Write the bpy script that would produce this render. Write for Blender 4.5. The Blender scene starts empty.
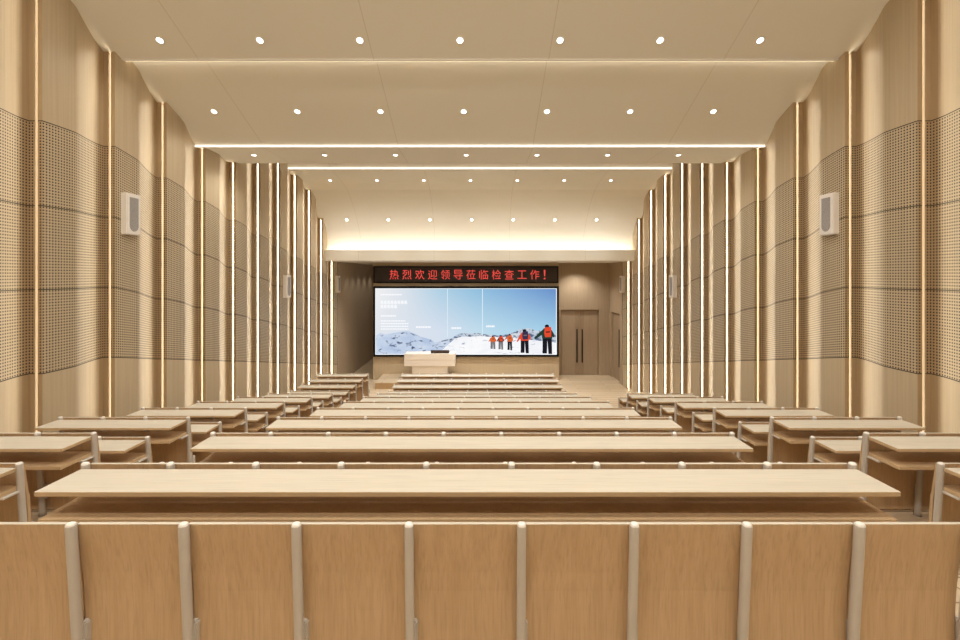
import bpy, bmesh, math, random
from mathutils import Vector, Matrix

random.seed(4)
SC = bpy.context.scene
COL = SC.collection
PI = math.pi
F = 426.667            # focal length in photo pixels (16 mm on a 36 mm sensor, 960 px wide)
ZC = 4.42              # camera height above the front floor

# ------------------------------------------------------------------ camera
cam_d = bpy.data.cameras.new('camera')
cam_d.lens = 16.0; cam_d.sensor_width = 36.0; cam_d.sensor_fit = 'HORIZONTAL'
cam_d.shift_y = -45.0/960.0
cam_d.clip_start = 0.05; cam_d.clip_end = 200
cam = bpy.data.objects.new('camera', cam_d); COL.objects.link(cam)
cam.location = (0, 0, ZC); cam.rotation_euler = (PI/2, 0, 0)
SC.camera = cam

# ------------------------------------------------------------------ world, exposure, lamp strengths
world = bpy.data.worlds.new('world'); SC.world = world; world.use_nodes = True
bg = world.node_tree.nodes['Background']
bg.inputs[0].default_value = (1.0, 0.86, 0.68, 1); bg.inputs[1].default_value = 0.3
SC.view_settings.view_transform = 'Standard'
SC.view_settings.look = 'None'
SC.view_settings.gamma = 1.0
SC.view_settings.exposure = 0.0
SC.view_settings.use_curve_mapping = False
SC.cycles.max_bounces = 10
SC.cycles.diffuse_bounces = 6
SC.cycles.sample_clamp_indirect = 6.0

WARM = (1.0, 0.97, 0.90)
DOWNLIGHT_W = 40.0
FRONT_W = 78.0
REAR_FILL_W = 138.0
LED_WALL = 20.0
LED_LINE = 2.6
LED_COVE = 20.0
LED_STEP = 6.0
STAGE_FILL_W = 210.0
WASH_W = 32.0
SCREEN = 1.0

# ------------------------------------------------------------------ node helpers / materials
def new_mat(name):
    m = bpy.data.materials.new(name); m.use_nodes = True
    nt = m.node_tree
    return m, nt, nt.nodes['Principled BSDF']

def N(nt, typ, **kw):
    n = nt.nodes.new(typ)
    for k, v in kw.items():
        setattr(n, k, v)
    return n

def math_(nt, op, a, b=None, c=None):
    n = N(nt, 'ShaderNodeMath', operation=op)
    for i, v in enumerate((a, b, c)):
        if v is None: continue
        if isinstance(v, (int, float)): n.inputs[i].default_value = v
        else: nt.links.new(v, n.inputs[i])
    return n.outputs[0]

def mix_col(nt, fac, a, b):
    n = N(nt, 'ShaderNodeMix', data_type='RGBA')
    for s, v in ((n.inputs[0], fac), (n.inputs[6], a), (n.inputs[7], b)):
        if isinstance(v, (int, float)): s.default_value = v
        elif isinstance(v, tuple): s.default_value = v if len(v) == 4 else (*v, 1)
        else: nt.links.new(v, s)
    return n.outputs[2]

def grain(nt, scale, detail=4.0, distortion=0.6, vec=None):
    """streaky wood noise on world position, stretched by the scale triple"""
    if vec is None:
        vec = N(nt, 'ShaderNodeNewGeometry').outputs['Position']
    mp = N(nt, 'ShaderNodeMapping'); mp.inputs['Scale'].default_value = scale
    nt.links.new(vec, mp.inputs['Vector'])
    no = N(nt, 'ShaderNodeTexNoise'); no.inputs['Scale'].default_value = 1.0
    no.inputs['Detail'].default_value = detail; no.inputs['Distortion'].default_value = distortion
    nt.links.new(mp.outputs[0], no.inputs['Vector'])
    return no.outputs['Fac']

def remap(nt, v, lo, hi):
    n = N(nt, 'ShaderNodeMapRange'); n.inputs[1].default_value = lo; n.inputs[2].default_value = hi
    nt.links.new(v, n.inputs[0])
    return n.outputs[0]

def wood(name, c1, c2, scale, rough=0.45, spec=0.3, fine=None):
    m, nt, b = new_mat(name)
    g = remap(nt, grain(nt, scale), 0.3, 0.7)
    col = mix_col(nt, g, c1, c2)
    if fine:
        g2 = remap(nt, grain(nt, fine, 2.0, 0.2), 0.45, 0.75)
        col = mix_col(nt, math_(nt, 'MULTIPLY', g2, 0.55), col, tuple(x*0.70 for x in c1))
    nt.links.new(col, b.inputs['Base Color'])
    b.inputs['Roughness'].default_value = rough
    b.inputs['Specular IOR Level'].default_value = spec
    return m

def plain(name, c, rough=0.5, metal=0.0, spec=0.4, var=0.04):
    m, nt, b = new_mat(name)
    g = grain(nt, (9, 9, 9), 3.0, 0.0)
    nt.links.new(mix_col(nt, g, tuple(x*(1-var) for x in c), tuple(min(1, x*(1+var)) for x in c)), b.inputs['Base Color'])
    b.inputs['Roughness'].default_value = rough; b.inputs['Metallic'].default_value = metal
    b.inputs['Specular IOR Level'].default_value = spec
    return m

def emit(name, c, s):
    m = bpy.data.materials.new(name); m.use_nodes = True
    nt = m.node_tree; nt.nodes.clear()
    e = N(nt, 'ShaderNodeEmission'); e.inputs[0].default_value = (*c, 1); e.inputs[1].default_value = s
    o = N(nt, 'ShaderNodeOutputMaterial'); nt.links.new(e.outputs[0], o.inputs[0])
    return m

def srgb(r, g, b):
    f = lambda v: (v/255/12.92) if v/255 <= 0.04045 else ((v/255+0.055)/1.055)**2.4
    return (f(r), f(g), f(b))

M = {}
M['top'] = wood('maple_laminate', (0.63, 0.575, 0.475), (0.59, 0.53, 0.43), (0.7, 16, 10), 0.42, 0.3, (3, 120, 60))
M['edge'] = wood('oak_edge', (0.62, 0.45, 0.27), (0.56, 0.40, 0.23), (1.0, 30, 30), 0.5)
M['panel'] = wood('oak_panel', (0.59, 0.41, 0.24), (0.52, 0.35, 0.195), (26, 26, 1.6), 0.42, 0.35, (95, 95, 5))
M['seat'] = wood('oak_seat', (0.62, 0.44, 0.26), (0.56, 0.39, 0.22), (20, 20, 1.4), 0.45)
M['post'] = plain('powder_coated_post', (0.53, 0.485, 0.43), 0.38, 0.0, 0.4)
M['cap'] = plain('post_cap', (0.82, 0.78, 0.72), 0.35)
M['bracket'] = plain('bracket_metal', (0.66, 0.62, 0.57), 0.35, 0.2)
M['riser'] = wood('stage_riser', (0.52, 0.36, 0.20), (0.46, 0.31, 0.165), (0.8, 20, 20), 0.5)
M['stage_wall'] = wood('stage_veneer', (0.42, 0.32, 0.22), (0.37, 0.28, 0.19), (26, 26, 0.9), 0.5, 0.3, (120, 120, 3))
M['screen_wall'] = wood('screen_wall_veneer', (0.54, 0.43, 0.29), (0.50, 0.395, 0.265), (26, 26, 0.9), 0.5)
M['door'] = wood('door_veneer', (0.38, 0.285, 0.195), (0.34, 0.25, 0.17), (28, 28, 0.8), 0.45, 0.3, (130, 130, 3))
M['dark_door'] = wood('door_frame_veneer', (0.27, 0.17, 0.095), (0.24, 0.15, 0.08), (28, 28, 0.8), 0.45)
M['door_stile'] = wood('door_stile_veneer', (0.325, 0.235, 0.155), (0.285, 0.205, 0.135), (28, 28, 0.8), 0.45)
M['handle'] = plain('black_handle', (0.008, 0.007, 0.006), 0.5, 0.0, 0.2)
M['black'] = plain('black_frame', (0.004, 0.004, 0.004), 0.6, 0.0, 0.1)
M['sign_face'] = plain('sign_face', (0.035, 0.024, 0.02), 0.5)
M['speaker'] = plain('speaker_shell', (0.80, 0.73, 0.65), 0.4)
M['speaker_face'] = plain('speaker_front', (0.80, 0.76, 0.72), 0.4)
M['gold'] = plain('gold_channel', (0.16, 0.115, 0.065), 0.6, 0.0)
M['lectern'] = wood('whitewashed_lectern', (0.84, 0.77, 0.69), (0.79, 0.72, 0.64), (0.9, 20, 24), 0.45)
M['ring'] = plain('downlight_ring', (0.80, 0.74, 0.66), 0.4)
M['laptop'] = plain('dark_brown_case', (0.05, 0.022, 0.014), 0.4)
M['lens'] = emit('downlight_lens', (1.0, 0.95, 0.88), 9.0)
M['led_wall'] = emit('led_wall', (1.0, 0.83, 0.59), LED_WALL)
M['led_line'] = emit('led_line', (1.0, 0.90, 0.74), LED_LINE)
M['led_cove'] = emit('led_cove', (1.0, 0.95, 0.86), LED_COVE)
M['led_step'] = emit('led_step', (1.0, 0.86, 0.64), LED_STEP)
M['red_led'] = emit('red_led', (0.86, 0.085, 0.065), 1.0)

def ceiling_material():
    m, nt, b = new_mat('ceiling_paint')
    pos = N(nt, 'ShaderNodeNewGeometry').outputs['Position']
    sep = N(nt, 'ShaderNodeSeparateXYZ'); nt.links.new(pos, sep.inputs[0])
    # painted board joints every 2.79 m
    q = math_(nt, 'DIVIDE', math_(nt, 'SUBTRACT', sep.outputs[0], -0.30 - 1.395), 2.79)
    fr = math_(nt, 'SUBTRACT', q, math_(nt, 'ROUND', q))
    line = math_(nt, 'LESS_THAN', math_(nt, 'ABSOLUTE', fr), 0.0010)
    g = grain(nt, (0.6, 0.6, 0.6), 2.0, 0.0)
    base = mix_col(nt, g, (0.81, 0.775, 0.69), (0.83, 0.795, 0.71))
    nt.links.new(mix_col(nt, line, base, (0.55, 0.47, 0.38)), b.inputs['Base Color'])
    b.inputs['Roughness'].default_value = 0.75; b.inputs['Specular IOR Level'].default_value = 0.15
    return m
M['ceiling'] = ceiling_material()

def floor_material():
    m, nt, b = new_mat('floor_planks')
    pos = N(nt, 'ShaderNodeNewGeometry').outputs['Position']
    br = N(nt, 'ShaderNodeTexBrick')
    br.offset = 0.37; br.inputs['Scale'].default_value = 1.0
    br.inputs['Brick Width'].default_value = 1.9; br.inputs['Row Height'].default_value = 0.22
    br.inputs['Mortar Size'].default_value = 0.007
    br.inputs['Color1'].default_value = (0.64, 0.52, 0.37, 1); br.inputs['Color2'].default_value = (0.55, 0.435, 0.30, 1)
    br.inputs['Mortar'].default_value = (0.24, 0.15, 0.08, 1)
    nt.links.new(pos, br.inputs['Vector'])
    g = remap(nt, grain(nt, (0.9, 22, 22)), 0.3, 0.75)
    nt.links.new(mix_col(nt, math_(nt, 'MULTIPLY', g, 0.4), br.outputs[0], (0.48, 0.36, 0.23)), b.inputs['Base Color'])
    b.inputs['Roughness'].default_value = 0.4
    return m
M['floor'] = floor_material()

SEAMS = (2.012, 0.905, -0.192, -1.289)       # panel joints, relative to the camera height
def wall_material(name, c1, c2):
    m, nt, b = new_mat(name)
    uv = N(nt, 'ShaderNodeUVMap'); uv.uv_map = 'UVMap'
    sep = N(nt, 'ShaderNodeSeparateXYZ'); nt.links.new(uv.outputs[0], sep.inputs[0])
    u, v = sep.outputs[0], sep.outputs[1]
    g = remap(nt, grain(nt, (30, 30, 0.55), 4.0, 0.3), 0.3, 0.72)
    col = mix_col(nt, g, c1, c2)
    pitch = 1.097/28
    def cell(t, off):
        q = math_(nt, 'DIVIDE', math_(nt, 'ADD', t, off), pitch)
        return math_(nt, 'ABSOLUTE', math_(nt, 'SUBTRACT', q, math_(nt, 'ROUND', q)))
    hx, hy = cell(u, 0.0), cell(v, 1.289 + pitch/2)
    r4 = math_(nt, 'ADD', math_(nt, 'POWER', hx, 3.0), math_(nt, 'POWER', hy, 3.0))
    hole = math_(nt, 'LESS_THAN', r4, 0.26**3)
    zone = math_(nt, 'MULTIPLY', math_(nt, 'GREATER_THAN', v, SEAMS[3]), math_(nt, 'LESS_THAN', v, SEAMS[0]))
    hole = math_(nt, 'MULTIPLY', hole, zone)
    seam = None
    for s in SEAMS:
        k = math_(nt, 'LESS_THAN', math_(nt, 'ABSOLUTE', math_(nt, 'SUBTRACT', v, s)), 0.0065)
        seam = k if seam is None else math_(nt, 'MAXIMUM', seam, k)
    dark = math_(nt, 'MAXIMUM', hole, seam)
    nt.links.new(mix_col(nt, dark, col, (0.022, 0.010, 0.005)), b.inputs['Base Color'])
    b.inputs['Roughness'].default_value = 0.42; b.inputs['Specular IOR Level'].default_value = 0.35
    return m
M['wall'] = wall_material('perforated_wall_veneer', (0.54, 0.44, 0.30), (0.48, 0.38, 0.25))
M['wall_edge_shade'] = wall_material('shaded_wall_veneer', (0.47, 0.34, 0.20), (0.415, 0.295, 0.165))  # wall veneer darkened: shade beside the light slots put into its colour

# ------------------------------------------------------------------ mesh helpers
def obj(name, me, parent=None, loc=(0, 0, 0), rot=(0, 0, 0)):
    o = bpy.data.objects.new(name, me); COL.objects.link(o)
    o.location = loc; o.rotation_euler = rot
    if parent: o.parent = parent
    return o

def mesh_from(bm, name, mats, smooth=False):
    me = bpy.data.meshes.new(name)
    bmesh.ops.recalc_face_normals(bm, faces=bm.faces)
    bm.to_mesh(me); bm.free()
    for m in mats: me.materials.append(m)
    if smooth:
        for p in me.polygons: p.use_smooth = True
    return me

def add_box(bm, x0, x1, y0, y1, z0, z1, mi=0):
    vs = [bm.verts.new(c) for c in ((x0,y0,z0),(x1,y0,z0),(x1,y1,z0),(x0,y1,z0),(x0,y0,z1),(x1,y0,z1),(x1,y1,z1),(x0,y1,z1))]
    fs = [bm.faces.new([vs[i] for i in q]) for q in ((0,3,2,1),(4,5,6,7),(0,1,5,4),(1,2,6,5),(2,3,7,6),(3,0,4,7))]
    for f in fs: f.material_index = mi
    return fs

def box_mesh(name, x0, x1, y0, y1, z0, z1, mats, bevel=0.0, top=None, seg=2):
    bm = bmesh.new(); add_box(bm, x0, x1, y0, y1, z0, z1)
    if bevel:
        bmesh.ops.bevel(bm, geom=list(bm.edges), offset=bevel, segments=seg, profile=0.5, affect='EDGES')
    if top is not None:
        bm.normal_update()
        for f in bm.faces:
            f.material_index = top if f.normal.z > 0.6 else 0
    return mesh_from(bm, name, mats)

def extrude_profile_x(bm, pts, x0, x1, mi=0):
    """closed outline of (y, z) points extruded along x"""
    a = [bm.verts.new((x0, y, z)) for y, z in pts]
    b = [bm.verts.new((x1, y, z)) for y, z in pts]
    n = len(pts); fs = []
    for i in range(n):
        j = (i+1) % n
        fs.append(bm.faces.new((a[i], a[j], b[j], b[i])))
    fs.append(bm.faces.new(list(reversed(a)))); fs.append(bm.faces.new(b))
    for f in fs: f.material_index = mi
    return fs

def tag(o, label=None, cat=None, group=None, kind=None):
    if label: o['label'] = label
    if cat: o['category'] = cat
    if group: o['group'] = group
    if kind: o['kind'] = kind
    return o

def thing(name, label, cat, loc=(0, 0, 0), rot=(0, 0, 0), group=None):
    o = bpy.data.objects.new(name, None); COL.objects.link(o)
    o.empty_display_size = 0.1
    o.location = loc; o.rotation_euler = rot
    return tag(o, label, cat, group)

def struct(name, me, parent=None, label=None):
    o = obj(name, me, parent)
    if parent is None: o['kind'] = 'structure'
    if label: o['label'] = label
    return o

def dup(o, parent=None):
    c = o.copy(); COL.objects.link(c)
    if parent is not None: c.parent = parent
    for ch in list(o.children):
        if ch.name != c.name: dup(ch, c)
    return c

ORD = ['first', 'second', 'third', 'fourth', 'fifth', 'sixth', 'seventh', 'eighth', 'ninth', 'tenth', 'eleventh',
       'twelfth', 'thirteenth', 'fourteenth', 'fifteenth', 'sixteenth', 'seventeenth', 'eighteenth', 'nineteenth']

def rz(z): return z + ZC        # height relative to the camera -> world

# ------------------------------------------------------------------ setting: floor and tiers
def row_y(i):                   # i = 1, 1.5, 2 ... rows of bench desks, distance from the camera
    return 2.757 + (i-1)*1.312
def tier_z(i):                  # floor height under row i (integer rows 1..8 carry a tier)
    return rz(-1.207 - 0.82 - 0.288*(min(math.ceil(i), 8) - 1))

bm = bmesh.new()
prof = [(-2.6, -0.15)]
prof.append((-2.6, tier_z(1)))
for i in range(1, 8):
    y = row_y(i) + 0.13
    prof.append((y, tier_z(i))); prof.append((y, tier_z(i+1)))
z8 = tier_z(8)
prof += [(14.75, z8), (14.75, z8*0.5), (15.10, z8*0.5), (15.10, 0.0), (23.4, 0.0), (23.4, -0.15)]
fs = extrude_profile_x(bm, prof, -6.1, 6.1)
struct('floor', mesh_from(bm, 'floor', [M['floor']]))

# ------------------------------------------------------------------ setting: wavy side walls
PER = 1.105; D0 = 5.57
PROF = [(0.0, 5.712), (0.08, 5.708), (0.20, 5.705), (0.32, 5.706), (0.39, 5.709), (0.43, 5.717), (0.47, 5.731), (0.54, 5.760), (0.61, 5.787),
        (0.68, 5.813), (0.75, 5.838), (0.81, 5.858), (0.87, 5.874), (0.92, 5.883), (0.945, 5.885), (1.0, 5.885)]
K0, K1 = -7, 11                 # panels k = K0 .. K1-1, panel k spans D0+k*PER .. D0+(k+1)*PER
def seam_off(d):
    return -0.220*max(0.0, min(d, 17.8) - (D0 + PER))

SLOT0, SLOT1, SLOTD = 5.768, 5.812, 0.066      # light slot in each step face
def side_wall(sgn, name):
    bm = bmesh.new(); uvl = bm.loops.layers.uv.new('UVMap')
    zs = [-0.1, rz(5.2)]
    pts = []                                   # d, x, material, smooth (of the face arriving at this point)
    for k in range(K0, K1):
        d = D0 + k*PER
        if k > K0:
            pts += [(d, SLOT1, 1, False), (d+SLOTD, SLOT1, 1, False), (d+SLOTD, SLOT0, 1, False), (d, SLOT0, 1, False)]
        for t, x in PROF:
            if k == K1-1 and t > 0.48: break
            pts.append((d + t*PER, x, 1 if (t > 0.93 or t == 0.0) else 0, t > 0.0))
    prev = None; u = 0.0
    for d, x, mi, sm in pts:
        if prev: u += math.hypot(d - prev[0], x - prev[1])
        va = [bm.verts.new((sgn*x, d, z)) for z in zs]
        uv = [(u, z - ZC - seam_off(d)) for z in zs]
        if prev:
            f = bm.faces.new((prev[2][0], va[0], va[1], prev[2][1]))
            for l, c in zip(f.loops, (prev[3][0], uv[0], uv[1], prev[3][1])): l[uvl].uv = c
            f.material_index = mi; f.smooth = sm
        prev = (d, x, va, uv)
    for e in bm.edges:                       # keep the step at each light strip crisp
        if len(e.link_faces) == 2 and (not e.link_faces[0].smooth or not e.link_faces[1].smooth):
            e.smooth = False
    me = bpy.data.meshes.new(name); bm.to_mesh(me); bm.free()
    me.materials.append(M['wall']); me.materials.append(M['wall_edge_shade'])
    if sgn > 0: me.flip_normals()
    return struct(name, me)
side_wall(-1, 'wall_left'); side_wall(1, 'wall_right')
YE = D0 + (K1-1+0.44)*PER       # end of the wavy walls
YL, YR, YS = 23.0, 18.8, 18.0   # end of the left recess, door wall, screen wall
XW = 5.70
SOFF = rz(0.53)

# stage side walls
def box_struct(name, *a, mats, parent=None, bevel=0.0, label=None):
    return struct(name, box_mesh(name, *a, mats, bevel), parent, label)
box_struct('wall_stage_left', -XW-0.2, -XW, YE, YL, -0.1, rz(1.5), mats=[M['stage_wall']])
box_struct('wall_stage_end', -XW-0.2, -4.0, YL, YL+0.15, -0.1, rz(1.5), mats=[M['stage_wall']])
# right stage side wall with the doorway opening y 17.95..18.6
bm = bmesh.new()
dz1 = rz(-1.60)
add_box(bm, XW, XW+0.2, YE, 17.42, -0.1, rz(1.5))
add_box(bm, XW, XW+0.2, 18.55, YR, -0.1, rz(1.5))
add_box(bm, XW, XW+0.2, 17.42, 18.55, dz1, rz(1.5))
add_box(bm, XW+0.16, XW+0.2, 17.42, 18.55, -0.1, dz1)
struct('wall_stage_right', mesh_from(bm, 'wall_stage_right', [M['stage_wall']]))
# door wall with the double door opening
bm = bmesh.new()
add_box(bm, 3.2, 3.56, YR, YR+0.25, -0.1, rz(1.5))
add_box(bm, 5.24, XW+0.2, YR, YR+0.25, -0.1, rz(1.5))
add_box(bm, 3.56, 5.24, YR, YR+0.25, rz(-1.53), rz(1.5))
add_box(bm, 5.43, 5.445, YR-0.006, YR, 0, SOFF)
struct('wall_doors', mesh_from(bm, 'wall_doors', [M['stage_wall']]))
# screen wall
bm = bmesh.new()
add_box(bm, -4.51, 3.33, YS, YS+0.6, -0.1, rz(1.5))
struct('wall_screen', mesh_from(bm, 'wall_screen', [M['screen_wall']]))
box_struct('wall_back', -6.1, 6.1, -2.35, -2.15, -0.1, rz(5.2), mats=[M['ceiling']])

# doors
d1 = bpy.data.objects.new('door_1', None); COL.objects.link(d1); d1['kind'] = 'structure'
d1.location = (4.40, YR+0.10, 0)
zt = rz(-1.535)
for s in (-1, 1):
    leaf = obj('door_leaf', box_mesh('door_leaf', min(0, s*0.815)+0.004, max(0, s*0.815)-0.004, 0, 0.05, 0.012, zt-0.05, [M['door']], 0.004), d1)
    obj('center_stile', box_mesh('center_stile', min(s*0.004, s*0.20), max(s*0.004, s*0.20), -0.004, 0.002, 0.012, zt-0.052, [M['door_stile']]), leaf)
    h = obj('handle', box_mesh('handle', s*0.115-0.025, s*0.115+0.025, -0.07, -0.035, 0.55, 2.03, [M['handle']], 0.01), leaf)
    bm = bmesh.new()
    for z in (0.7, 1.88): add_box(bm, s*0.115-0.015, s*0.115+0.015, -0.036, 0.001, z-0.02, z+0.02)
    obj('handle_standoff', mesh_from(bm, 'handle_standoff', [M['handle']]), leaf)
bm = bmesh.new()
add_box(bm, -0.84, 0.84, -0.005, 0.09, zt-0.05, zt-0.002); add_box(bm, -0.84, -0.818, -0.005, 0.09, 0, zt-0.05); add_box(bm, 0.818, 0.84, -0.005, 0.09, 0, zt-0.05)
obj('door_frame', mesh_from(bm, 'door_frame', [M['dark_door']]), d1)

d2 = bpy.data.objects.new('door_2', None); COL.objects.link(d2); d2['kind'] = 'structure'
d2.location = (XW+0.08, 17.985, 0)
leaf = obj('door_leaf', box_mesh('door_leaf', 0, 0.05, -0.555, 0.555, 0.012, dz1-0.06, [M['door']], 0.004), d2)
obj('handle', box_mesh('handle', -0.075, -0.035, -0.46, -0.405, 0.62, 2.18, [M['handle']], 0.01), leaf)
bm = bmesh.new()
for z in (0.8, 2.0): add_box(bm, -0.036, 0.001, -0.45, -0.415, z-0.02, z+0.02)
obj('handle_standoff', mesh_from(bm, 'handle_standoff', [M['handle']]), leaf)
obj('door_frame', box_mesh('door_frame', -0.01, 0.07, -0.56, 0.56, dz1-0.058, dz1-0.002, [M['dark_door']]), d2)

# ------------------------------------------------------------------ setting: ceiling
def slab(bm, pts, th=0.06, x=5.97):
    up = [(y, z+th) for y, z in pts]
    extrude_profile_x(bm, [(y, rz(z)) for y, z in pts] + [(y, rz(z)) for y, z in reversed(up)], -x, x)
P1_END = (6.83, 3.425)
CURVE = [(12.86, 3.17), (13.25, 3.13), (13.6, 3.08), (14.0, 3.00), (14.4, 2.88), (14.75, 2.70), (15.05, 2.49), (15.3, 2.27), (15.5, 2.08),
         (15.7, 1.86), (15.88, 1.62), (16.04, 1.36), (16.16, 1.10), (16.24, 0.84), (16.27, 0.60)]
bm = bmesh.new()
slab(bm, [(-2.2, 4.66), (4.15, 4.66), P1_END])                                  # first sloping panel
add_box(bm, -5.97, 5.97, 6.79, 6.83, rz(3.425), rz(3.62))
slab(bm, [(6.80, 3.70), (6.93, 3.62), (6.96, 3.515), (8.83, 2.68)])            # second sloping panel
slab(bm, [(8.83, 2.64), (10.09, 2.64)], 0.06)                                   # flat panel
add_box(bm, -5.97, 5.97, 8.83, 8.87, rz(2.68), rz(2.75))
add_box(bm, -5.97, 5.97, 10.04, 10.09, rz(2.66), rz(4.3))
slab(bm, [(9.98, 4.32), (12.84, 3.225)])
slab(bm, CURVE)
struct('ceiling', mesh_from(bm, 'ceiling', [M['ceiling']]))
# soffit over the stage
bm = bmesh.new()
extrude_profile_x(bm, [(15.75, rz(0.53)), (23.2, rz(0.53)), (23.2, rz(0.60)), (15.81, rz(0.60)), (15.81, rz(0.925)), (15.75, rz(0.925))], -5.97, 5.97)
struct('trim_1', mesh_from(bm, 'trim_1', [M['ceiling']]))

# ------------------------------------------------------------------ light strips in the ceiling
def led_bar(name, label, y0, y1, z0, z1, mat, x=5.88):
    t = thing(name, label, 'light strip', (0, (y0+y1)/2, rz(z0)))
    obj('diffuser', box_mesh('diffuser', -x, x, -(y1-y0)/2, (y1-y0)/2, 0.0, z1-z0, [mat]), t)
    obj('channel', box_mesh('channel', -x, x, (y1-y0)/2, (y1-y0)/2+0.012, -0.004, z1-z0+0.01, [M['gold']]), t)
    return t
led_bar('ceiling_light_strip', 'thin white light line across the ceiling, the nearer and longer one', 8.808, 8.826, 2.648, 2.676, M['led_line'], 5.9)
led_bar('ceiling_light_strip', 'thin white light line across the ceiling, the farther and shorter one', 12.80, 12.83, 3.185, 3.215, M['led_line'], 5.84)
def cove(name, label, y, z, mat, w=0.05):
    t = thing(name, label, 'light strip', (0, y, rz(z)))
    obj('diffuser', box_mesh('diffuser', -5.85, 5.85, -w/2, w/2, 0.012, 0.03, [mat]), t)
    obj('channel', box_mesh('channel', -5.85, 5.85, -w/2-0.005, w/2+0.005, 0.0, 0.012, [M['gold']]), t)
    return t
cove('cove_light', 'hidden cove light glowing above the beam over the stage', 15.95, 0.62, M['led_cove'], 0.10)
t = thing('cove_light', 'hidden cove light washing the second ceiling panel behind the first ceiling step', 'light strip', (0, 6.865, rz(3.445)))
obj('diffuser', box_mesh('diffuser', -5.85, 5.85, 0.0, 0.012, 0.0, 0.03, [M['led_step']]), t)
obj('channel', box_mesh('channel', -5.85, 5.85, -0.012, 0.0, -0.005, 0.035, [M['gold']]), t)

# ------------------------------------------------------------------ wall light strips
side_name = {-1: 'left', 1: 'right'}
dif_me, cha_me = {}, {}
H_ST = 9.0
for s in (-1, 1):
    a0, a1 = sorted((s*(SLOT0+0.004), s*(SLOT1-0.004)))
    dif_me[s] = box_mesh('diffuser', a0, a1, SLOTD-0.012, SLOTD-0.006, 0.0, 1.0, [M['led_wall']])
    bm = bmesh.new()                           # gold U-channel lining the slot
    b0, b1 = sorted((s*(SLOT0+0.0006), s*(SLOT1-0.0006)))
    add_box(bm, b0, b1, SLOTD-0.006, SLOTD-0.001, 0, 1)
    add_box(bm, b0, b0+0.0025, -0.003, SLOTD-0.006, 0, 1); add_box(bm, b1-0.0025, b1, -0.003, SLOTD-0.006, 0, 1)
    cha_me[s] = mesh_from(bm, 'channel', [M['gold']])
def ceil_z(d):
    """underside of the ceiling, relative to the camera"""
    def ev(pts):
        for (a, za), (b, zb) in zip(pts, pts[1:]):
            if a <= d <= b: return za + (zb-za)*(d-a)/(b-a)
    if d < 4.15: return 4.66
    if d < 6.83: return ev([(4.15, 4.66), P1_END])
    if d < 8.83: return ev([(6.80, 3.586), (8.83, 2.68)])
    if d < 10.09: return 2.64
    if d < 12.84: return ev([(9.98, 4.32), (12.84, 3.225)])
    if d < 15.75: return ev(CURVE)
    return 0.53
def floor_z(d):
    for i in range(1, 8):
        if d < row_y(i) + 0.13: return tier_z(i)
    return tier_z(8) if d < 14.75 else (tier_z(8)*0.5 if d < 15.1 else 0.0)
for s in (-1, 1):
    for k in range(-6, 11):
        d = D0 + k*PER
        z0, z1 = floor_z(d) + 0.01, rz(ceil_z(d)) - 0.01
        if k >= 0:
            lab = 'vertical gold light strip on the %s wall, %s from the camera' % (side_name[s], ORD[k])
        else:
            lab = 'vertical gold light strip on the %s wall behind the camera view, %s back' % (side_name[s], ORD[-k-1])
        t = thing('wall_light_strip', lab, 'light strip', (0, d, z0), group='light strips on the %s wall' % side_name[s])
        a = obj('diffuser', dif_me[s], t); a.scale = (1, 1, z1 - z0)
        a = obj('channel', cha_me[s], t); a.scale = (1, 1, z1 - z0)

# ------------------------------------------------------------------ downlights
def lathe_mesh(name, prof, n, mats, mi=None):
    bm = bmesh.new(); rings = []
    for r, z in prof:
        rings.append([bm.verts.new((r*math.cos(2*PI*i/n), r*math.sin(2*PI*i/n), z)) for i in range(n)])
    for a, b in zip(rings, rings[1:]):
        for i in range(n):
            bm.faces.new((a[i], a[(i+1) % n], b[(i+1) % n], b[i]))
    return mesh_from(bm, name, mats, True)
def disc_mesh(name, r, z, n, mats):
    bm = bmesh.new()
    top = [bm.verts.new((r*math.cos(2*PI*i/n), r*math.sin(2*PI*i/n), z+0.004)) for i in range(n)]
    bot = [bm.verts.new((r*math.cos(2*PI*i/n), r*math.sin(2*PI*i/n), z)) for i in range(n)]
    bm.faces.new(list(reversed(bot))); bm.faces.new(top)
    for i in range(n): bm.faces.new((bot[i], bot[(i+1) % n], top[(i+1) % n], top[i]))
    return mesh_from(bm, name, mats)
ring_me = lathe_mesh('trim_ring', [(0.044, -0.006), (0.049, -0.009), (0.059, -0.007), (0.064, 0.0), (0.044, 0.0), (0.044, -0.006)], 28, [M['ring']])
lens_me = disc_mesh('lens', 0.046, -0.007, 28, [M['lens']])
def spot(power, size=2.5, blend=0.9, radius=0.06):
    L = bpy.data.lights.new('downlight_lamp', 'SPOT')
    L.energy = power; L.color = WARM; L.spot_size = size; L.spot_blend = blend; L.shadow_soft_size = radius
    return L
spot_d = spot(DOWNLIGHT_W)
spot_r = spot(REAR_FILL_W)
spot_n = spot(FRONT_W, 1.8, 1.0)
spot_f = spot(FRONT_W)
ROWS = [   # y, z (relative), spacing, slope
    (6.50, ceil_z(6.50), 1.524, -0.461, 'in the row nearest the camera'),
    (7.98, ceil_z(7.98), 1.556, -0.446, 'in the second ceiling row from the camera'),
    (9.39, 2.64, 1.557, 0.0, 'in the ceiling row between the two light lines'),
    (13.75, ceil_z(13.75), 1.508, -0.21, 'in the ceiling row just past the farther light line'),
    (15.56, ceil_z(15.56), 1.518, -1.1, 'in the ceiling row nearest the stage'),
]
COLN = ['leftmost', 'second from left', 'third from left', 'middle one', 'third from right', 'second from right', 'rightmost']
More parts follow.
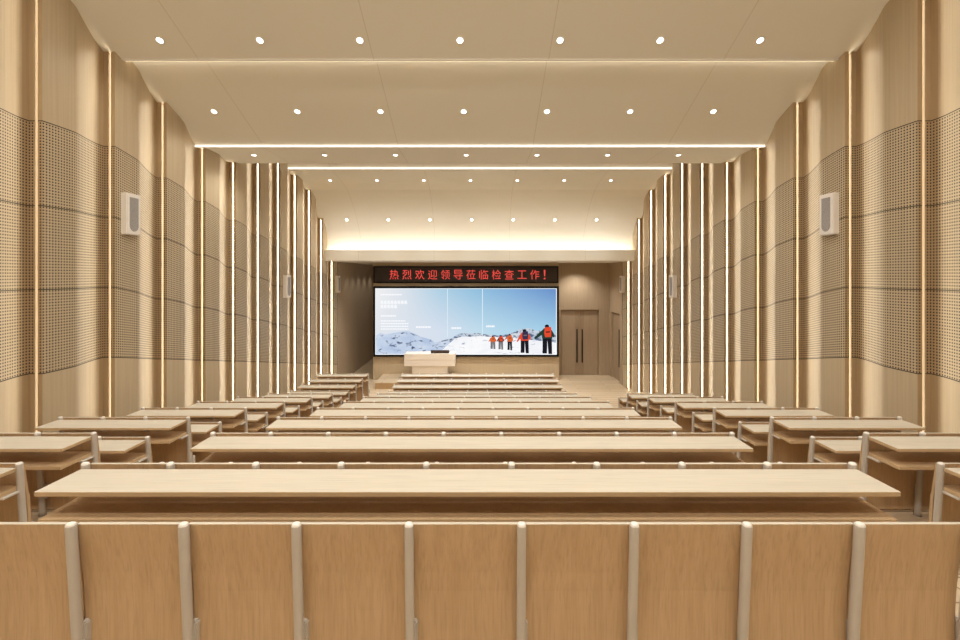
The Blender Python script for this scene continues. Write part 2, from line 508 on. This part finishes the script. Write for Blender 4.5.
for y, z, sp, sl, where in ROWS:
    for i in range(7):
        t = thing('downlight', 'round white downlight, %s %s' % (COLN[i], where), 'ceiling light',
                  (-0.305 + (i-3)*sp, y, rz(z)), (math.atan(sl), 0, 0), 'downlights ' + where)
        obj('trim_ring', ring_me, t); obj('lens', lens_me, t)
        l = obj('downlight_lamp', spot_d if y < 9 else spot_f if y < 15 else spot_n, t, (0, 0, -0.05)); l.rotation_euler = (-math.atan(sl) - (0.25 if y > 15 else 0.0), 0, 0)
for j, y in enumerate((4.9, 3.2, 1.2, -0.8)):  # unseen rows above and behind the camera, added as fill
    z = ceil_z(y); sl = -0.461 if y > 4.15 else 0.0
    for i in range(7):
        t = thing('downlight', 'added fill downlight, unseen over the camera, %s of the %s overhead row' % (COLN[i], ORD[j]), 'ceiling light',
                  (-0.305 + (i-3)*1.53, y, rz(z)), (math.atan(sl), 0, 0), 'added overhead fill lights')
        obj('trim_ring', ring_me, t); obj('lens', lens_me, t)
        l = obj('downlight_lamp', spot_r if y < 2 else spot_d, t, (0, 0, -0.03)); l.rotation_euler = (-math.atan(sl)*0.85 + (0.45 if y < 2 else 0.2), 0, 0)
# stage soffit: wall washers along the left recess and unseen fill lights added over the stage and before the doors
spot_w = spot(WASH_W, 1.15, 1.0, 0.06)
spot_s = spot(STAGE_FILL_W, 2.2, 0.8, 0.05)
for i, y in enumerate((18.25, 19.1, 20.0, 21.0, 22.1)):
    t = thing('downlight', 'small wall washer light in the stage soffit, %s along the left recess' % ORD[i], 'ceiling light',
              (-5.12, y, SOFF), group='wall washers')
    r = obj('trim_ring', ring_me, t); l = obj('lens', lens_me, t); r.scale = l.scale = (0.6, 0.6, 1)
    lp = obj('downlight_lamp', spot_w, t, (0, 0, -0.03)); lp.rotation_euler = (0, 0.27, 0)
for i, x in enumerate((-3.6, -2.0, -0.4, 1.2, 2.8, 4.2)):
    t = thing('downlight', 'added fill light in the soffit above the stage, %s from left' % ORD[i], 'ceiling light',
              (x, 16.45 if x < 4 else 18.0, SOFF), group='added soffit fill lights')
    r = obj('trim_ring', ring_me, t); l = obj('lens', lens_me, t); r.scale = l.scale = (0.6, 0.6, 1)
    obj('downlight_lamp', spot_s, t, (0, 0, -0.03))

# ------------------------------------------------------------------ bench desks
RH = 0.82                        # rail height above its tier
def lean(z):                     # post and panel lean away from the camera towards the floor
    return 0.062*(RH - z)
def post_mesh():
    """oval section post with a domed top, slightly leaning"""
    bm = bmesh.new(); n = 12; rings = []
    zs = [0.0, 0.04, 0.2, 0.4, 0.6, 0.74, 0.79, 0.808, 0.816, 0.821, 0.823]
    sc = [1.25, 1.05, 1, 1, 1, 1, 1, 0.97, 0.86, 0.65, 0.25]
    for z, k in zip(zs, sc):
        y = lean(min(z, RH)) - 0.012
        rings.append([bm.verts.new((0.0222*k*math.copysign(abs(math.cos(2*PI*i/n))**0.7, math.cos(2*PI*i/n)),
                                    y + 0.021*k*math.copysign(abs(math.sin(2*PI*i/n))**0.7, math.sin(2*PI*i/n)), z)) for i in range(n)])
    for a, b in zip(rings, rings[1:]):
        for i in range(n): bm.faces.new((a[i], a[(i+1) % n], b[(i+1) % n], b[i]))
    bm.faces.new(rings[-1]); bm.faces.new(list(reversed(rings[0])))
    me = mesh_from(bm, 'post', [M['post'], M['cap']], True)
    for p in me.polygons:
        if p.center.z > 0.80: p.material_index = 1
    return me
def back_panel_mesh(w):
    """curved plywood back / front panel of one bay, light top edge"""
    zs = [0.05, 0.14, 0.24, 0.34, 0.44, 0.54, 0.64, 0.72, 0.77, RH-0.021]
    def yf(z):
        return lean(z) + 0.012 + 0.020*math.sin(PI*min(1, max(0.0, RH - 0.021 - z)/0.75))**1.3
    th = 0.020
    pts = [(yf(z), z) for z in zs] + [(yf(z)+th, z) for z in reversed(zs)]
    bm = bmesh.new(); extrude_profile_x(bm, pts, -w/2+0.004, w/2-0.004)
    bm.normal_update()
    me = mesh_from(bm, 'back_panel', [M['panel'], M['top']])
    for p in me.polygons:
        if p.normal.z > 0.9: p.material_index = 1
    return me
def seat_mesh(w):
    """folded-up plywood seat pad with rounded outline"""
    bm = bmesh.new(); n = 7; r = 0.07; x1, z0, z1 = w/2-0.035, 0.20, 0.575
    out = []
    for cx, cz, a0 in ((x1-r, z1-r, 0), (-x1+r, z1-r, PI/2), (-x1+r, z0+r, PI), (x1-r, z0+r, 3*PI/2)):
        for i in range(n):
            a = a0 + PI/2*i/(n-1)
            out.append((cx + r*math.cos(a), cz + r*math.sin(a)))
    def yb(z): return 0.050 + lean(z) + 0.02*math.sin(PI*(z-z0)/(z1-z0))
    a = [bm.verts.new((x, yb(z), z)) for x, z in out]; b = [bm.verts.new((x, yb(z)+0.022, z)) for x, z in out]
    for i in range(len(out)):
        j = (i+1) % len(out); bm.faces.new((a[i], a[j], b[j], b[i]))
    bm.faces.new(list(reversed(a))); bm.faces.new(b)
    return mesh_from(bm, 'folding_seat', [M['seat']])
def bracket_mesh():
    bm = bmesh.new()
    add_box(bm, -0.010, 0.010, -0.235, -0.005, 0.752, 0.7612)                   # arm under the desktop
    return mesh_from(bm, 'bracket', [M['bracket']])
def shelf_bracket_mesh():
    bm = bmesh.new(); add_box(bm, -0.030, 0.012, -0.135, -0.005, 0.582, 0.5994)
    bmesh.ops.bevel(bm, geom=list(bm.edges), offset=0.003, segments=1, affect='EDGES')
    return mesh_from(bm, 'shelf_bracket', [M['bracket']])
shb_me = shelf_bracket_mesh()
def pivot_mesh():
    """seat hinge plate on the front side of the post"""
    bm = bmesh.new()
    add_box(bm, 0.0, 0.034, 0.03, 0.085, 0.16, 0.30)
    bmesh.ops.bevel(bm, geom=list(bm.edges), offset=0.008, segments=2, affect='EDGES')
    return mesh_from(bm, 'seat_hinge', [M['post']])
post_me, brk_me, piv_me = post_mesh(), bracket_mesh(), pivot_mesh()

def make_bench(x0, bay, n, label, group, desk=True):
    t = thing('bench_desk' if desk else 'rear_bench', label, 'bench desk' if desk else 'bench', (0, 0, 0), group=group)
    w = bay*n
    if desk:
        me = box_mesh('desktop', x0-0.004, x0+w+0.004, -0.325, -0.036, 0.762, 0.790, [M['edge'], M['top']], 0.003, top=1)
        obj('desktop', me, t)
        me = box_mesh('shelf', x0+0.012, x0+w-0.012, -0.318, 0.010, 0.600, 0.630, [M['edge'], M['panel']], 0.002, top=1)
        obj('shelf', me, t)
    bp, st = back_panel_mesh(bay), seat_mesh(bay)
    for i in range(n):
        obj('back_panel', bp, t, (x0 + (i+0.5)*bay, 0, 0))
        obj('folding_seat', st, t, (x0 + (i+0.5)*bay, 0, 0))
    for i in range(n+1):
        p = obj('post', post_me, t, (x0 + i*bay, 0, 0))
        obj('seat_hinge', piv_me, p)
        if desk:
            obj('bracket', brk_me, t, (x0 + i*bay + (0.03 if i == 0 else -0.03 if i == n else 0), 0, 0))
            obj('shelf_bracket', shb_me, t, (x0 + i*bay + (0.03 if i == 0 else 0), 0, 0))
    return t

def place(t, i):
    y = row_y(i) if i <= 8 else row_y(8) + (i-8)*0.69
    t.location = (0, y, tier_z(i))

def label_order(rows, i): return ORD[rows.index(i)]
CX0, CB = -2.540, 0.5486
front = [9, 10, 11]
vis = [1, 2, 3, 4, 5, 6, 7, 8] + front
place_first = make_bench(CX0, CB, 9, 'nine-seat wooden bench desk nearest the camera in the middle block', 'middle block bench desks')
place(place_first, 1)
for i in vis[1:]:
    c = dup(place_first)
    n = vis.index(i)
    c['label'] = ('nine-seat bench desk in the middle block, %s desktop from the camera' % ORD[n]) if n < 10 else 'nine-seat bench desk in the middle block, farthest one, before the stage platform'
    place(c, i)
for i in (1.5, 2.5, 3.5, 4.5, 5.5, 6.5, 7.5):
    c = dup(place_first)
    n = int(i)
    c['label'] = 'nine-seat middle bench desk mostly hidden between the %s and %s visible desktops' % (ORD[n-1], ORD[n])
    place(c, i)
back = make_bench(CX0, CB, 9, 'oak bench back with pale upright posts across the bottom of the photo', None, desk=False)
back.location = (0, 2.088, tier_z(1))

SX, SB = 3.675, 0.535
lrows = [1.5, 2, 2.5, 3, 3.5, 4, 4.5, 5, 5.5, 6, 6.5, 7, 7.5, 8] + front
rrows = [1.5, 2, 2.5, 3, 3.5, 4, 4.5, 5, 5.5, 6, 6.5, 7, 7.5]
for nm, x0, rows in (('left', -SX - 3*SB, lrows), ('right', SX, rrows)):
    proto = make_bench(x0, SB, 3, '', '%s block bench desks' % nm)
    for n, i in enumerate(rows):
        c = proto if n == 0 else dup(proto)
        if n == 0: lab = 'three-seat bench desk at the %s edge of the photo, nearest the camera in that block' % nm
        elif n == len(rows)-1: lab = 'three-seat bench desk in the %s block, farthest from the camera' % nm
        else: lab = 'three-seat bench desk in the %s block, %s from the camera' % (nm, ORD[n])
        c['label'] = lab
        place(c, i)

# ------------------------------------------------------------------ stage platform, lectern, laptop
t = thing('stage_platform', 'low wooden stage platform in front of the big screen', 'stage', (0, 17.2, 0))
bm = bmesh.new(); add_box(bm, -4.08, 2.55, -0.68, 0.795, 0.225, 0.25)
obj('deck', mesh_from(bm, 'deck', [M['floor']]), t)
bm = bmesh.new(); add_box(bm, -4.06, 2.53, -0.66, 0.795, 0.0, 0.225)
add_box(bm, -4.064, 2.534, -0.664, 0.79, 0.105, 0.117)
obj('riser', mesh_from(bm, 'riser', [M['riser']]), t)

LY = 17.1
t = thing('lectern', 'wide pale wooden lectern standing on the stage before the screen', 'lectern', (-2.02, LY, 0.25))
zt_l = rz(-79.0*LY/F) - 0.25; zm = rz(-91.3*LY/F) - 0.25
bm = bmesh.new(); add_box(bm, -1.02, 1.02, 0.0, 0.60, zm, zt_l)
bmesh.ops.bevel(bm, geom=list(bm.edges), offset=0.01, segments=2, affect='EDGES')
top = obj('upper_box', mesh_from(bm, 'upper_box', [M['lectern']]), t)
obj('base_box', box_mesh('base_box', -0.72, 0.72, 0.06, 0.54, 0.0, zm, [M['lectern']], 0.006), t)
obj('shadow_gap', box_mesh('shadow_gap', -0.70, 0.70, 0.065, 0.53, zm-0.03, zm-0.001, [M['edge']]), t)
obj('fascia_groove', box_mesh('fascia_groove', -1.0, 1.0, -0.002, 0.01, (zm+zt_l)/2-0.004, (zm+zt_l)/2+0.004, [M['edge']]), top)

t = thing('laptop', 'dark brown laptop lying open on the lectern top', 'laptop', (-1.62, LY+0.12, 0.25 + zt_l))
obj('base', box_mesh('base', -0.37, 0.37, 0.05, 0.40, 0.001, 0.025, [M['laptop']], 0.004), t)
l = obj('lid', box_mesh('lid', -0.37, 0.37, -0.01, 0.01, 0.0, 0.14, [M['laptop']], 0.004), t, (0, 0.045, 0.012))
l.rotation_euler = (0.5, 0, 0)

# ------------------------------------------------------------------ speakers
def speaker_box_mesh():
    bm = bmesh.new(); add_box(bm, -0.035, 0.165, -0.14, 0.14, 0.0, 0.665)
    bmesh.ops.bevel(bm, geom=list(bm.edges), offset=0.012, segments=3, affect='EDGES')
    bm.normal_update()
    for f in bm.faces: f.material_index = 1 if f.normal.x > 0.7 else 0
    return mesh_from(bm, 'cabinet', [M['speaker'], M['speaker_face']])
def grille_material():
    m, nt, b = new_mat('speaker_grille')
    pos = N(nt, 'ShaderNodeTexCoord').outputs['Object']
    vo = N(nt, 'ShaderNodeTexVoronoi'); vo.inputs['Scale'].default_value = 110
    nt.links.new(pos, vo.inputs['Vector'])
    nt.links.new(mix_col(nt, remap(nt, vo.outputs['Distance'], 0.2, 0.5), (0.20, 0.19, 0.19), (0.36, 0.34, 0.33)), b.inputs['Base Color'])
    b.inputs['Roughness'].default_value = 0.5
    return m
M['grille'] = grille_material()
def grille_mesh():
    bm = bmesh.new(); out = [(-0.085, 0.60), (0.085, 0.60)]
    n = 14
    for i in range(n+1):
        a = -PI*i/n
        out.append((0.085*math.cos(a), 0.15 + 0.095*math.sin(a)))
    a = [bm.verts.new((0.160, y, z)) for y, z in out]; b = [bm.verts.new((0.170, y, z)) for y, z in out]
    for i in range(len(out)):
        j = (i+1) % len(out); bm.faces.new((a[i], a[j], b[j], b[i]))
    bm.faces.new(a); bm.faces.new(b)
    return mesh_from(bm, 'grille', [M['grille']])
def bracket_plate():
    return box_mesh('wall_bracket', -0.13, 0.0, -0.05, 0.05, 0.25, 0.42, [M['bracket']], 0.004)
cab_me, gri_me, wb_me = speaker_box_mesh(), grille_mesh(), bracket_plate()
for s in (-1, 1):
    for y, z, wx, lab in ((6.92, 0.65, 5.775, 'nearest the camera'), (12.50, -0.665, 5.755, 'halfway to the stage'), (16.95, -0.70, 5.755, 'nearest the stage')):
        if s > 0 and y > 16: wx = 5.75
        t = thing('wall_speaker', 'white wall speaker with grey grille on the %s wall, %s' % (side_name[s], lab), 'speaker',
                  (s*wx, y, rz(z)), (0, 0, 0 if s < 0 else PI), 'wall speakers')
        obj('cabinet', cab_me, t); obj('grille', gri_me, t); obj('wall_bracket', wb_me, t)

# ------------------------------------------------------------------ red sign above the screen
def X(px, d): return (px - 480.0)*d/F
def Z(py, d): return rz((275.0 - py)*d/F)
SY = YS - 0.09
t = thing('led_sign', 'long dark sign with red Chinese characters above the big screen', 'sign', (X(465.9, SY), SY, Z(274.6, SY)))
sw, sh = 185.2*SY/F, 17.0*SY/F
def frame_mesh(w, h, b, y0, y1, mats):
    bm = bmesh.new()
    add_box(bm, -w/2, w/2, y0, y1, h/2-b, h/2); add_box(bm, -w/2, w/2, y0, y1, -h/2, -h/2+b)
    add_box(bm, -w/2, -w/2+b, y0, y1, -h/2+b, h/2-b); add_box(bm, w/2-b, w/2, y0, y1, -h/2+b, h/2-b)
    return mesh_from(bm, 'frame', mats)
obj('frame', frame_mesh(sw, sh, 0.05, -0.012, 0.085, [M['black']]), t)
obj('panel', box_mesh('panel', -sw/2+0.05, sw/2-0.05, 0.0, 0.08, -sh/2+0.05, sh/2-0.05, [M['sign_face']]), t)
CHARS = '热烈欢迎领导莅临检查工作！'
for i, ch in enumerate(CHARS):
    cu = bpy.data.curves.new('lettering', 'FONT'); cu.body = ch; cu.size = 0.50; cu.align_x = 'CENTER'; cu.offset = 0.0
    cu.resolution_u = 3
    cu.materials.append(M['red_led'])
    px = 394.2 + i*12.78
    if i == 12: px = 544.6
    tmp = bpy.data.objects.new('tmp', cu); COL.objects.link(tmp)
    me = bpy.data.meshes.new_from_object(tmp.evaluated_get(bpy.context.evaluated_depsgraph_get()))
    bpy.data.objects.remove(tmp)
    if len(me.vertices) == 0: continue
    xs = [v.co.x for v in me.vertices]; ys = [v.co.y for v in me.vertices]
    if i < 12:
        cx, cy = (max(xs)+min(xs))/2, (max(ys)+min(ys))/2
        k = 0.405/(max(ys)-min(ys)); kx = 0.385/(max(xs)-min(xs))
        if ch in '工': k *= 0.86
    else:
        cx, cy = (max(xs)+min(xs))/2, (max(ys)+min(ys))/2; k = kx = 0.40/(max(ys)-min(ys)); kx *= 1.25
    for v in me.vertices: v.co = Vector(((v.co.x-cx)*kx, (v.co.y-cy)*k, 0))
    me.materials.clear(); me.materials.append(M['red_led'])
    o = obj('character', me, t, (X(px, SY) - t.location.x, -0.004, 0.0), (PI/2, 0, 0))

# ------------------------------------------------------------------ big video screen
VY = YS - 0.10
vx0, vx1, vz0, vz1 = X(373.3, VY), X(558.8, VY), Z(356.7, VY), Z(286.3, VY)
vw, vh = vx1 - vx0, vz1 - vz0
scr = thing('video_screen', 'large black framed video screen showing hikers on a snowy mountain', 'screen', ((vx0+vx1)/2, VY, (vz0+vz1)/2))
obj('frame', frame_mesh(vw, vh, 0.085, -0.015, 0.095, [M['black']]), scr)
def sx(px): return X(px, VY) - scr.location.x
def sz(py): return Z(py, VY) - scr.location.z
ix0, ix1, iz0, iz1 = sx(375.2), sx(556.8), sz(354.6), sz(288.4)

def screen_sky():
    m = bpy.data.materials.new('screen_sky'); m.use_nodes = True
    nt = m.node_tree; nt.nodes.clear()
    uv = N(nt, 'ShaderNodeUVMap'); uv.uv_map = 'UVMap'
    sep = N(nt, 'ShaderNodeSeparateXYZ'); nt.links.new(uv.outputs[0], sep.inputs[0])
    def ramp(src, stops):
        r = N(nt, 'ShaderNodeValToRGB'); e = r.color_ramp.elements
        while len(e) < len(stops): e.new(0.5)
        for el, (p, c) in zip(e, stops): el.position = p; el.color = (*srgb(*c), 1)
        nt.links.new(src, r.inputs[0]); return r.outputs[0]
    topc = ramp(sep.outputs[0], [(0.0, (240, 240, 240)), (0.12, (226, 230, 236)), (0.35, (176, 208, 228)), (0.55, (146, 192, 222)), (0.8, (126, 168, 214)), (1.0, (104, 142, 200))])
    lowc = ramp(sep.outputs[0], [(0.0, (226, 230, 236)), (0.35, (214, 224, 238)), (0.6, (190, 220, 236)), (1.0, (160, 206, 232))])
    f = N(nt, 'ShaderNodeMapRange'); f.inputs[1].default_value = 0.35; f.inputs[2].default_value = 1.0
    nt.links.new(sep.outputs[1], f.inputs[0])
    c = mix_col(nt, f.outputs[0], lowc, topc)
    e = N(nt, 'ShaderNodeEmission'); nt.links.new(c, e.inputs[0]); e.inputs[1].default_value = SCREEN
    o = N(nt, 'ShaderNodeOutputMaterial'); nt.links.new(e.outputs[0], o.inputs[0])
    return m
def screen_snow(name, c1, c2, rock, lo, hi, scale):
    m = bpy.data.materials.new(name); m.use_nodes = True
    nt = m.node_tree; nt.nodes.clear()
    pos = N(nt, 'ShaderNodeTexCoord').outputs['Object']
    a = remap(nt, grain(nt, (1.2, 1.2, 2.2), 5.0, 0.4, pos), 0.35, 0.65)
    b = remap(nt, grain(nt, scale, 6.0, 0.8, pos), lo, hi)
    c = mix_col(nt, b, mix_col(nt, a, srgb(*c1), srgb(*c2)), srgb(*rock))
    e = N(nt, 'ShaderNodeEmission'); nt.links.new(c, e.inputs[0]); e.inputs[1].default_value = SCREEN
    o = N(nt, 'ShaderNodeOutputMaterial'); nt.links.new(e.outputs[0], o.inputs[0])
    return m
def flat_poly(bm, pts, y, mi=0):
    vs = [bm.verts.new((sx(px), y, sz(py))) for px, py in pts]
    f = bm.faces.new(vs); f.material_index = mi
    bmesh.ops.triangulate(bm, faces=[f])
bm = bmesh.new(); uvl = bm.loops.layers.uv.new('UVMap')
vs = [bm.verts.new(c) for c in ((ix0, -0.002, iz0), (ix1, -0.002, iz0), (ix1, -0.002, iz1), (ix0, -0.002, iz1))]
f = bm.faces.new(vs)
for l, c in zip(f.loops, ((0, 0), (1, 0), (1, 1), (0, 1))): l[uvl].uv = c
me = bpy.data.meshes.new('picture'); bm.to_mesh(me); bm.free(); me.materials.append(screen_sky())
pic = obj('picture', me, scr)
obj('panel', box_mesh('panel', -vw/2+0.08, vw/2-0.08, 0.0, 0.09, -vh/2+0.08, vh/2-0.08, [M['black']]), scr)
e_white = emit('screen_white', srgb(250, 252, 255), SCREEN)
e_soft = emit('screen_soft_white', srgb(226, 240, 248), SCREEN)
bm = bmesh.new()   # far ridge, near left slope, right snowfield
flat_poly(bm, [(447, 354.5), (430, 344), (452, 338), (458, 334), (463, 333.2), (470, 333.6), (478, 333.0), (484, 334.2), (491, 335.2), (500, 335.5),
               (508, 335), (513, 333), (519, 329.5), (526, 328.2), (531, 328.5), (536, 331), (541, 330.5), (547, 333), (553, 332), (556.8, 334), (556.8, 354.5)], -0.004, 1)
flat_poly(bm, [(375.3, 354.6), (375.3, 335.5), (378, 334.5), (380, 333), (383, 335.2), (386, 334.3), (392, 333.5), (398, 332.2), (405, 331), (409, 331.2), (414, 333.2), (420, 336.5), (427, 340.5), (431, 339.5),
               (435, 342.5), (440, 342), (446, 341), (450, 341.5), (452, 346), (444, 350), (438, 354.6)], -0.005, 0)
flat_poly(bm, [(437, 354.6), (443, 350), (448, 345), (455, 338.5), (462, 336.5), (471, 336.8), (480, 336), (490, 337), (500, 337.3), (510, 338), (520, 338.5), (535, 341), (548, 341.5), (556.8, 343), (556.8, 354.6)], -0.006, 2)
for k in range(3): pass
obj('picture_mountains', mesh_from(bm, 'picture_mountains', [
    screen_snow('screen_blue_snow', (206, 218, 236), (178, 196, 224), (70, 84, 116), 0.56, 0.66, (3.6, 3.6, 6.5)),
    screen_snow('screen_ridge', (214, 220, 228), (176, 192, 212), (92, 106, 130), 0.48, 0.60, (5, 5, 8)),
    screen_snow('screen_white_snow', (252, 252, 253), (240, 242, 247), (150, 160, 182), 0.60, 0.70, (3.0, 3.0, 9.0))]), pic)
# thin white dividing lines, inner border and the pale captions
bm = bmesh.new()
def bar(x0, x1, y0, y1, mi=0): flat_poly(bm, [(x0, y1), (x1, y1), (x1, y0), (x0, y0)], -0.008, mi)
bar(447.2, 447.8, 288.4, 337, 1); bar(482.1, 482.8, 288.4, 336, 1)
bar(375.2, 556.8, 288.2, 288.9); bar(375.2, 376.1, 288.4, 354.6); bar(556.0, 556.8, 288.4, 354.6); bar(375.2, 556.8, 354.0, 354.7)
obj('picture_lines', mesh_from(bm, 'picture_lines', [e_white, e_soft]), pic)
bm = bmesh.new()
def words_bar(x0, x1, y0, y1, gaps):
    random.seed(int(x0*7 + y0*13)); x = x0
    while x < x1 - 0.4:
        w = random.uniform(1.2, 2.6) if gaps else x1 - x0
        bar(x, min(x1, x+w), y0, y1); x += w + (0.35 if gaps else 9)
words_bar(380.5, 402, 294.0, 295.3, True)
for a, b_, y in ((380.6, 409, 300.8), (380.6, 396.5, 305.0)):
    x = a
    while x < b_ - 1.5:                      # blocky headline characters
        bar(x, x+2.9, y, y+0.6); bar(x+1.1, x+1.8, y-0.4, y+3.3); bar(x+0.1, x+2.7, y+1.3, y+1.9); bar(x, x+0.7, y+0.6, y+3.2); bar(x+2.1, x+2.8, y+1.6, y+3.3)
        x += 3.4
words_bar(380.8, 396, 315.2, 316.6, True)
for y in (320.3, 323.0, 325.7, 328.4): words_bar(380.8, 408.5 - (3 if y == 320.3 else 0), y, y+1.2, True)
words_bar(416, 431, 326.2, 327.9, True); words_bar(451.5, 461.5, 327.2, 328.9, True); words_bar(486.2, 494.7, 325.4, 327.2, True)
obj('picture_captions', mesh_from(bm, 'picture_captions', [e_white]), pic)['kind'] = 'stuff'

HC = {'dark': emit('screen_dark', srgb(28, 28, 34), SCREEN), 'red': emit('screen_red', srgb(226, 76, 48), SCREEN), 'orange': emit('screen_orange', srgb(214, 104, 56), SCREEN),
      'green': emit('screen_green', srgb(40, 62, 52), SCREEN), 'purple': emit('screen_purple', srgb(58, 52, 78), SCREEN), 'grey': emit('screen_grey', srgb(120, 116, 120), SCREEN), 'skin': emit('screen_brown', srgb(96, 60, 46), SCREEN)}
mats = list(HC.values()); ix = {k: i for i, k in enumerate(HC)}
def cpt(c): return [(470 + a/8.0, 280 + b/8.0) for a, b in c]
def blob(bm, cx, cz, rx, rz_, mi, y, n=10): flat_poly(bm, cpt([(cx + rx*math.cos(2*PI*i/n), cz + rz_*math.sin(2*PI*i/n)) for i in range(n)]), y, mi)
def hiker(x, top, foot, w, jacket, pack, legs, arm=None, stride=0.25):
    """a walker seen from behind in the picture: head, jacket, rucksack, arms and two legs"""
    bm = bmesh.new(); h = foot - top; y = -0.010
    hip = top + h*0.48
    flat_poly(bm, cpt([(x-w*.42, hip-h*.04), (x+w*.02, hip-h*.04), (x+w*.0, top+h*.72), (x-w*.14, foot-h*.08), (x-w*.02, foot-h*.05), (x-w*.02, foot-h*.02), (x-w*.42, foot-h*.02), (x-w*.44, foot-h*.10), (x-w*.32, top+h*.75)]), y, ix[legs])
    flat_poly(bm, cpt([(x-w*.0, hip-h*.04), (x+w*.42, hip-h*.04), (x+w*.38, top+h*.75), (x+w*.45, foot), (x+w*.12, foot), (x+w*.14, top+h*.76)]), y, ix[legs])
    flat_poly(bm, cpt([(x-w*.30, top+h*.13), (x+w*.30, top+h*.13), (x+w*.48, top+h*.24), (x+w*.46, hip), (x-w*.46, hip), (x-w*.50, top+h*.24)]), y-0.001, ix[jacket])
    if arm: flat_poly(bm, cpt(arm), y-0.001, ix[jacket])
    flat_poly(bm, cpt([(x+w*.40, top+h*.18), (x+w*.62, top+h*.32), (x+w*.66, top+h*.42), (x+w*.52, top+h*.44), (x+w*.36, top+h*.34)]), y-0.001, ix[jacket])
    blob(bm, x-w*.02, top+h*.07, w*.20, h*.07, ix['dark'], y-0.002)
    flat_poly(bm, cpt([(x-w*.22, top+h*.10), (x+w*.32, top+h*.08), (x+w*.38, top+h*.14), (x+w*.36, hip-h*.06), (x-w*.18, hip-h*.05), (x-w*.27, top+h*.3)]), y-0.003, ix[pack])
    flat_poly(bm, cpt([(x-w*.12, top+h*.24), (x+w*.26, top+h*.23), (x+w*.25, top+h*.27), (x-w*.12, top+h*.28)]), y-0.004, ix['dark' if pack != 'purple' else 'grey'])
    return obj('picture_hiker', mesh_from(bm, 'picture_hiker', mats), pic)
hiker(183, 444, 552, 44, 'orange', 'orange', 'grey', [(163, 462), (148, 492), (153, 494), (170, 475)])
hiker(246, 440, 556, 42, 'skin', 'red', 'grey', [(228, 460), (212, 490), (217, 494), (234, 474)])
hiker(318, 430, 562, 42, 'orange', 'orange', 'dark', [(300, 450), (275, 472), (279, 478), (304, 466)])
hiker(437, 393, 586, 74, 'red', 'purple', 'dark', [(410, 425), (372, 490), (380, 496), (412, 458)])
hiker(617, 355, 592, 88, 'green', 'red', 'dark', [(590, 388), (512, 462), (520, 474), (592, 428)])
